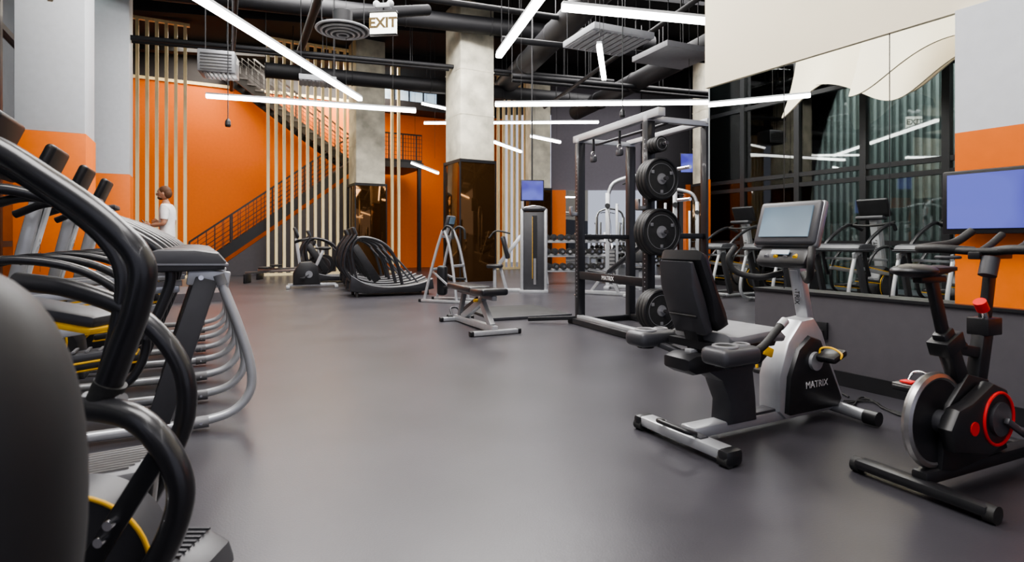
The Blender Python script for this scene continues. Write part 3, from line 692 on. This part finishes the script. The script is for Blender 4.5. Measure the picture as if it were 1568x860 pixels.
# ---------------------------------------------------------------- curved treadmills / climbers in the middle
def curved_treadmill(x,y,rz,s=1.):
    g = G('curved_treadmill', (x,y,0), rz, s)
    arc = [(0,.30),(.25,.21),(.6,.16),(1.0,.16),(1.35,.24),(1.62,.40)]
    up = [(p.x,p.z) for p in catmull([(a_,0,b_) for a_,b_ in arc],4)]
    g.prof('belt', M['carpet'], up+[(a_,b_-.10) for a_,b_ in up[::-1]], -.24, .24, bevel=0)
    for yy in (-.30,.30):
        g.prof('side_rails', M['satin'], [(a_,b_+.03) for a_,b_ in up]+[(1.65,.12),(1.3,.06),(.3,.06),(-.03,.12)], yy-.05, yy+.05, bevel=.02)
        g.prof('rail_accents', M['silver'], [(a_,b_+.032) for a_,b_ in up]+[(a_,b_+.018) for a_,b_ in up[::-1]], yy-.055, yy+.055, bevel=0)
        g.tube('handrails', M['satin'], [(.62,yy*1.1,.22),(.75,yy*1.15,.70),(.95,yy*1.15,1.0),(1.25,yy*1.1,1.14),(1.5,yy,1.12),(1.6,yy,.85),(1.52,yy,.35)], .034)
        g.tube('front_arc', M['satin'], [(1.62,yy,.35),(1.74,yy,.6),(1.68,yy,.95),(1.5,yy,1.22)], .03)
        g.beam('side_cover', M['black'], (1.1,yy,.30), (1.55,yy,1.0), .05, .16, .02)
        g.tube('rear_stay', M['dgrey'], [(.3,yy,.25),(.6,yy,.6),(.9,yy,.92)], .02)
        g.cyl('feet', M['rubber'], (.1,yy,0),(.1,yy,.09),.03,n=12); g.cyl('feet', M['rubber'], (1.5,yy,0),(1.5,yy,.09),.03,n=12)
    g.tube('cross_handle', M['rubber'], [(1.45,-.3,1.1),(1.4,0,1.12),(1.45,.3,1.1)], .022)
    g.box('console', M['black'], (1.52,0,1.27), (.06,.34,.2), rot=(0,R(20),0), bevel=.02); g.box('console_screen', M['scr'], (1.486,0,1.28), (.006,.24,.12), rot=(0,R(20),0), bevel=0)
    g.done()
curved_treadmill(-1.75,11.9,R(203)); curved_treadmill(-2.15,13.1,R(203)); curved_treadmill(-2.60,14.3,R(203)); curved_treadmill(-3.9,15.4,R(203))
def climber(x,y,rz,s=1.):
    g = G('stand_up_climber', (x,y,0), rz, s)
    for yy in (-.26,.26):
        g.tube('front_legs', M['silver'], [(.12,yy,.03),(.22,yy*.9,.7),(.32,yy*.8,1.15),(.44,yy*.75,1.45)], .028)
        g.tube('rear_legs', M['silver'], [(.85,yy,.03),(.70,yy*.95,.6),(.58,yy*.85,1.05),(.46,yy*.78,1.42)], .028)
        g.tube('handles', M['rubber'], [(.45,yy*.8,1.42),(.34,yy*.95,1.50),(.22,yy,1.44),(.2,yy,1.25)], .024)
        g.box('foot_rails', M['silver'], (.35,yy,.03), (1.15,.06,.05)); g.box('foot_caps', M['black'], (-.23,yy,.03), (.06,.07,.06)); g.box('foot_caps', M['black'], (.93,yy,.03), (.06,.07,.06))
        g.box('pedals', M['black'], (.30,yy*.45,.30 if yy > 0 else .45), (.34,.13,.05), bevel=.015)
        g.beam('pedal_arms', M['silver'], (.35,yy*.45,.30 if yy > 0 else .45), (.72,yy*.5,.6), .03, .04)
    g.box('cross_tie', M['silver'], (.22,0,.72), (.05,.48,.05)); g.box('cross_tie', M['silver'], (.68,0,.65), (.05,.48,.05)); g.box('cross_tie', M['silver'], (.5,0,1.3), (.05,.4,.05))
    g.box('console', M['dgrey'], (.40,0,1.60), (.08,.30,.24), rot=(0,R(-15),0), bevel=.03); g.box('console_screen', M['scr'], (.355,0,1.62), (.006,.22,.14), rot=(0,R(-15),0), bevel=0)
    g.beam('console_stem', M['silver'], (.5,0,1.3), (.42,0,1.52), .06,.05)
    g.box('crank_case', M['black'], (.58,0,.42), (.20,.16,.6), bevel=.06, seg=3); g.done()
climber(-.78,10.1,R(158),.90)
def upright_bike(x,y,rz):
    g = G('upright_bike', (x,y,0), rz)
    for xx in (0,1.05): g.box('stabilisers', M['silver'], (xx,0,.04),(.08,.5,.06)); 
    g.beam('beam', M['silver'], (0,0,.08),(1.05,0,.08),.08,.06)
    g.prof('shroud', M['black'], [(.35,.08),(.4,.5),(.55,.62),(.8,.6),(.95,.35),(.95,.08)], -.1,.1, bevel=.04)
    g.beam('seat_post', M['silver'], (.45,0,.5),(.28,0,.88),.05,.07); g.ell('saddle', M['rubber'], (.25,0,.92),(.15,.11,.045)); g.ell('saddle_nose', M['rubber'], (.38,0,.92),(.1,.045,.03))
    g.beam('mast', M['silver'], (.8,0,.55),(.88,0,1.15),.07,.07); g.box('console', M['black'], (.88,0,1.28),(.07,.36,.26),rot=(0,R(20),0),bevel=.03); g.box('console_screen', M['scr'], (.842,0,1.29),(.006,.27,.17),rot=(0,R(20),0),bevel=0)
    g.tube('handlebar', M['rubber'], [(.9,-.08,1.05),(.75,-.25,1.1),(.6,-.26,1.15),(.85,-.2,1.1),(.9,0,1.05),(.85,.2,1.1),(.6,.26,1.15),(.75,.25,1.1),(.9,.08,1.05)], .018)
    g.cyl('crank_disc', M['silverd'], (.6,-.12,.32),(.6,.12,.32),.08)
    for s in (-1,1): g.beam('crank_arm', M['dgrey'], (.6,s*.14,.32),(.6+s*.14,s*.14,.32-s*.08),.02,.03); g.box('pedals', M['black'], (.6+s*.14,s*.2,.32-s*.08),(.11,.1,.03))
    g.done()
upright_bike(-4.15,13.4,R(200))
def rower(x,y,rz):
    g = G('rowing_machine', (x,y,0), rz)
    g.beam('rail', M['steel'], (0,0,.26),(1.5,0,.34),.07,.06); g.box('rear_foot', M['black'], (.05,0,.12),(.05,.4,.24)); g.beam('front_leg', M['black'], (1.5,0,.3),(1.55,0,.03),.06,.05); g.box('front_foot', M['black'], (1.6,0,.03),(.07,.55,.05))
    g.cyl('fan_housing', M['black'], (1.85,-.08,.42),(1.85,.08,.42),.28,n=36); g.ring('fan_guard', M['dgrey'], (1.85,-.085,.42),(0,1,0),.18,.012); g.beam('fan_leg', M['silver'], (1.85,0,.3),(1.95,0,.03),.06,.05)
    g.box('seat', M['rubber'], (.5,0,.39),(.26,.32,.06),bevel=.025); g.box('foot_plates', M['dgrey'], (1.4,-.13,.42),(.06,.12,.28),rot=(0,R(35),0)); g.box('foot_plates', M['dgrey'], (1.4,.13,.42),(.06,.12,.28),rot=(0,R(35),0))
    g.beam('monitor_arm', M['silver'], (1.75,0,.6),(1.6,0,1.0),.03,.04); g.box('monitor', M['black'], (1.57,0,1.03),(.05,.2,.16),bevel=.015); g.tube('pull_handle', M['rubber'], [(1.45,-.25,.55),(1.42,0,.55),(1.45,.25,.55)],.016); g.done()
rower(-6.9,14.7,R(4)); rower(-7.2,16.1,R(4))

# dumbbells
def dumbbells(x0,y0,rz,wd):
    g = G('dumbbell_rack', (x0,y0,0), rz)
    n_ = int(wd/.19)
    for y,z in ((-.2,.35),(0,.72),(.2,1.08)):
        g.box('shelves', M['silver'], (0,y,z), (wd,.24,.04), rot=(R(12),0,0))
        for i in range(n_):
            x = -wd/2+.1+i*.19
            g.cyl('dumbbells', M['rubber'], (x,y-.14,z+.10),(x,y-.05,z+.10),.085,n=8); g.cyl('dumbbells', M['rubber'], (x,y+.06,z+.10),(x,y+.14,z+.10),.085,n=8); g.cyl('dumbbell_handles', M['chrome'], (x,y-.15,z+.10),(x,y+.1,z+.10),.035,n=10)
    for x in (-wd/2+.05,wd/2-.05): g.beam('legs', M['silver'], (x,-.35,.03),(x,.3,1.3),.06,.08); g.box('feet', M['silver'], (x,0,.03),(.07,.8,.06))
    g.done()
dumbbells(1.65,14.6,R(4),1.7); dumbbells(4.4,19.0,R(2),2.2)
def crossover(x,y,rz):
    g = G('cable_crossover', (x,y,0), rz)
    for sx in (-.75,.75):
        g.box('stack_tower', M['silver'], (sx,0,1.1), (.10,.10,2.2)); g.box('stack_tower', M['silver'], (sx*.72,0,1.0), (.06,.08,1.9)); g.box('weight_stack', M['dgrey'], (sx*.86,0,.5), (.13,.16,.8))
        for k_ in range(9): g.box('stack_plates', M['steel'], (sx*.86,-.085,.16+k_*.085), (.12,.01,.05), bevel=0)
        g.box('foot', M['silver'], (sx,0,.03), (.12,.9,.06)); g.cyl('pulley', M['black'], (sx,-.06,1.9),(sx,-.1,1.9),.06); g.tube('cable', M['black'], [(sx,-.08,1.85),(sx*.9,-.15,1.5),(sx*.88,-.2,1.2)], .006, n=6)
        g.ring('grip', M['rubber'], (sx*.88,-.2,1.12),(0,1,.2),.06,.014)
    g.tube('arched_top', M['silver'], [(-.75,0,2.15),(-.62,0,2.42),(-.3,0,2.55),(0,0,2.58),(.3,0,2.55),(.62,0,2.42),(.75,0,2.15)], .045)
    g.tube('pullup_grips', M['rubber'], [(-.4,-.2,2.38),(-.2,-.3,2.42),(.2,-.3,2.42),(.4,-.2,2.38)], .018); g.box('seat', M['satin'], (0,-.5,.5),(.3,.4,.08),bevel=.03); g.beam('seat_post', M['silver'],(0,-.5,.0),(0,-.5,.48),.07,.07); g.box('back_pad', M['satin'], (0,-.3,.9),(.28,.09,.6),rot=(R(-12),0,0),bevel=.03); g.box('rear_base', M['silver'], (0,0,.04),(1.5,.1,.07)); g.done()
crossover(2.95,13.0,R(-14)); crossover(4.6,16.5,R(-25))
g = G('weight_bench', (2.3,11.2,0), R(150))
g.box('back_pad', M['satin'], (.1,0,.72), (.8,.27,.07), rot=(0,R(40),0), bevel=.03); g.box('seat_pad', M['satin'], (.62,0,.46), (.4,.3,.07), rot=(0,R(-8),0), bevel=.03); g.beam('frame', M['silver'], (0,0,.05),(1.0,0,.05),.06,.07); g.beam('strut', M['silver'], (.2,0,.05),(.4,0,.48),.06,.07); g.beam('strut', M['silver'], (.8,0,.05),(.5,0,.44),.05,.06)
g.box('front_foot', M['silver'], (1.0,0,.03),(.07,.5,.05)); g.box('rear_foot', M['silver'], (0,0,.03),(.07,.5,.05)); g.done()

# ---------------------------------------------------------------- man with a phone
def skin_mesh(verts, edges, radii, sub=2):
    me = bpy.data.meshes.new('skel'); me.from_pydata(verts, edges, []); ob = bpy.data.objects.new('skel', me); scene.collection.objects.link(ob)
    m = ob.modifiers.new('s','SKIN'); m.use_smooth_shade = True
    for i,v in enumerate(me.skin_vertices[0].data):
        v.radius = radii[i] if isinstance(radii[i],tuple) else (radii[i],radii[i]); v.use_root = (i == 0)
    ss = ob.modifiers.new('d','SUBSURF'); ss.levels = sub; ss.render_levels = sub
    dg = bpy.context.evaluated_depsgraph_get(); dg.update()
    r = bpy.data.meshes.new_from_object(ob.evaluated_get(dg)); bpy.data.objects.remove(ob); return r
man = bpy.data.objects.new('man', None); scene.collection.objects.link(man)
man.location = (-6.44,10.6,.16); man.rotation_euler = (0,0,R(196)); man.scale = (1.05,)*3
single('stair_threshold_platform', M['grey'], [((0,0,.08),(2.0,1.8,.16))], (-6.5,10.65,0), R(28.7))
V = [(0,0,.98),(-.01,0,1.12),(0,0,1.30),(-.01,0,1.44),(.01,0,1.55),(.03,0,1.63),
     (0,.09,.90),(.05,.10,.50),(-.03,.11,.10),(.11,.12,.045),
     (0,-.09,.90),(.0,-.10,.50),(-.12,-.11,.10),(.02,-.12,.045),
     (-.01,.17,1.46),(-.02,.235,1.18),(.20,.19,1.16),
     (-.01,-.17,1.46),(-.05,-.24,1.17),(.17,-.22,1.22)]
E = [(0,1),(1,2),(2,3),(3,4),(4,5),(0,6),(6,7),(7,8),(8,9),(0,10),(10,11),(11,12),(12,13),(3,14),(14,15),(15,16),(3,17),(17,18),(18,19)]
Rr = [(.155,.115),(.145,.105),(.17,.12),(.145,.10),.058,.062,.095,.062,.042,.035,.095,.062,.042,.035,.068,.047,.03,.068,.047,.03]
me = skin_mesh(V,E,Rr,3)
for k_ in ('skin','shirt','short','white'): me.materials.append(M[k_])
for p in me.polygons:
    c = p.center; idx = 0
    if c.z < .09: idx = 3
    elif .52 < c.z < .95: idx = 2
    elif c.z >= .95 and c.z < 1.53:
        arm = abs(c.y) > .185 or c.x > .125
        idx = 0 if (arm and c.z < 1.27) else 1
    p.material_index = idx; p.use_smooth = True
nrm = {}
for p in me.polygons:
    if p.material_index in (1,2):
        for vi in p.vertices: nrm[vi] = .014
for vi,d_ in nrm.items(): me.vertices[vi].co += me.vertices[vi].normal*d_
ob = bpy.data.objects.new('body', me); scene.collection.objects.link(ob); ob.parent = man
class GG(G):
    def __init__(s, e): s.e = e; s.parts = {}
g = GG(man)
g.ell('head', M['skin'], (.05,0,1.735), (.098,.076,.118), rot=(0,R(14),0)); g.ell('head', M['skin'], (.085,0,1.67), (.06,.052,.055))
g.ell('nose', M['skin'], (.152,0,1.715), (.022,.014,.026)); g.ell('ears', M['skin'], (.04,.078,1.72), (.02,.01,.032)); g.ell('ears', M['skin'], (.04,-.078,1.72), (.02,.01,.032))
for s in (-1,1): g.ell('eyes', M['label'], (.132,s*.03,1.74), (.012,.013,.009)); g.ell('pupils', M['black'], (.142,s*.03,1.738), (.004,.006,.006)); g.ell('eyebrows', M['hair'], (.135,s*.03,1.762), (.012,.02,.005))
g.ell('mouth', M['lip'], (.138,0,1.675), (.008,.022,.006)); g.ell('beard', M['hair'], (.092,0,1.652), (.056,.05,.038))
g.ell('hair', M['hair'], (.028,0,1.768), (.105,.084,.098), rot=(0,R(-18),0)); g.ell('hair', M['hair'], (-.01,0,1.73), (.075,.08,.09))
for s,wp in ((1,(.20,.19,1.16)),(-1,(.17,-.22,1.22))):
    w_ = Vector(wp); g.ell('hand_palm', M['skin'], w_+Vector((.045,-s*.01,.01)), (.048,.018,.04))
    for k_ in range(4):
        z_ = .035-.021*k_; L_ = (.03,.036,.032,.024)[k_]
        g.tube('fingers', M['skin'], [w_+Vector((.08,-s*.01,z_)), w_+Vector((.08+L_,-s*.018,z_+.004)), w_+Vector((.085+L_,-s*.04,z_+.006)), w_+Vector((.07+L_,-s*.052,z_+.006))], [.0095,.009,.0085,.007], n=8, k=3)
    g.tube('thumb', M['skin'], [w_+Vector((.03,-s*.015,.03)), w_+Vector((.06,-s*.035,.06)), w_+Vector((.085,-s*.045,.07))], [.012,.011,.008], n=8, k=3)
g.box('phone', M['black'], (.30,.14,1.19), (.012,.075,.15), rot=(0,R(35),0)); g.done()

# ---------------------------------------------------------------- light
w = bpy.data.worlds.new('World'); scene.world = w; w.use_nodes = True
w.node_tree.nodes['Background'].inputs[0].default_value = (.80,.82,1,1); w.node_tree.nodes['Background'].inputs[1].default_value = .6
def area(name,x,y,z,sx,sy,e,rot=(0,0,0),col=(1,.97,.95)):
    l = bpy.data.lights.new(name,'AREA'); l.shape='RECTANGLE'; l.size=sx; l.size_y=sy; l.energy=e; l.color=col
    o = bpy.data.objects.new(name,l); scene.collection.objects.link(o); o.location=(x,y,z); o.rotation_euler=rot
area('overhead_fill_near', -1.0,1.4,6.6,4,3,460)  # added fill above the camera, no fixture behind it
area('overhead_fill_mid', -1.8,7.5,7.0,5,4,760)  # added fill light over the middle floor, kept above the frame
area('overhead_fill_far', -2,12.6,7.2,8,2,1100)  # added fill to brighten the front of the slats
area('overhead_fill_stairs', *SL(1,1.5),7.3,7,1.5,950,(0,0,sa),(1,.9,.75))  # warm fill added over the stairs, not a fixture
area('overhead_fill_rear', 4.5,16,7.2,5,4,600)  # fill added for the back right area, no fixture there
pp = a-PER*1.2+ROW*9
area('exterior_fill', pp.x,pp.y,7.2,14,1.5,2200,(0,0,rowang),(.94,1,.98))  # fill added outside so the corrugated wall shows through the windows

scene.view_settings.look = 'AgX - Medium High Contrast'
scene.view_settings.exposure = .25

# ---------------------------------------------------------------- camera
cam = bpy.data.cameras.new('Camera'); co = bpy.data.objects.new('Camera', cam); scene.collection.objects.link(co)
co.location = (0,0,1.1); co.rotation_euler = (R(90),0,0)
cam.sensor_width = 36; cam.lens = 36*870/1568; cam.shift_y = -(430-368)/1568
cam.clip_start = .05
cam.dof.use_dof = True; cam.dof.focus_distance = 5; cam.dof.aperture_fstop = 3.2
scene.camera = co
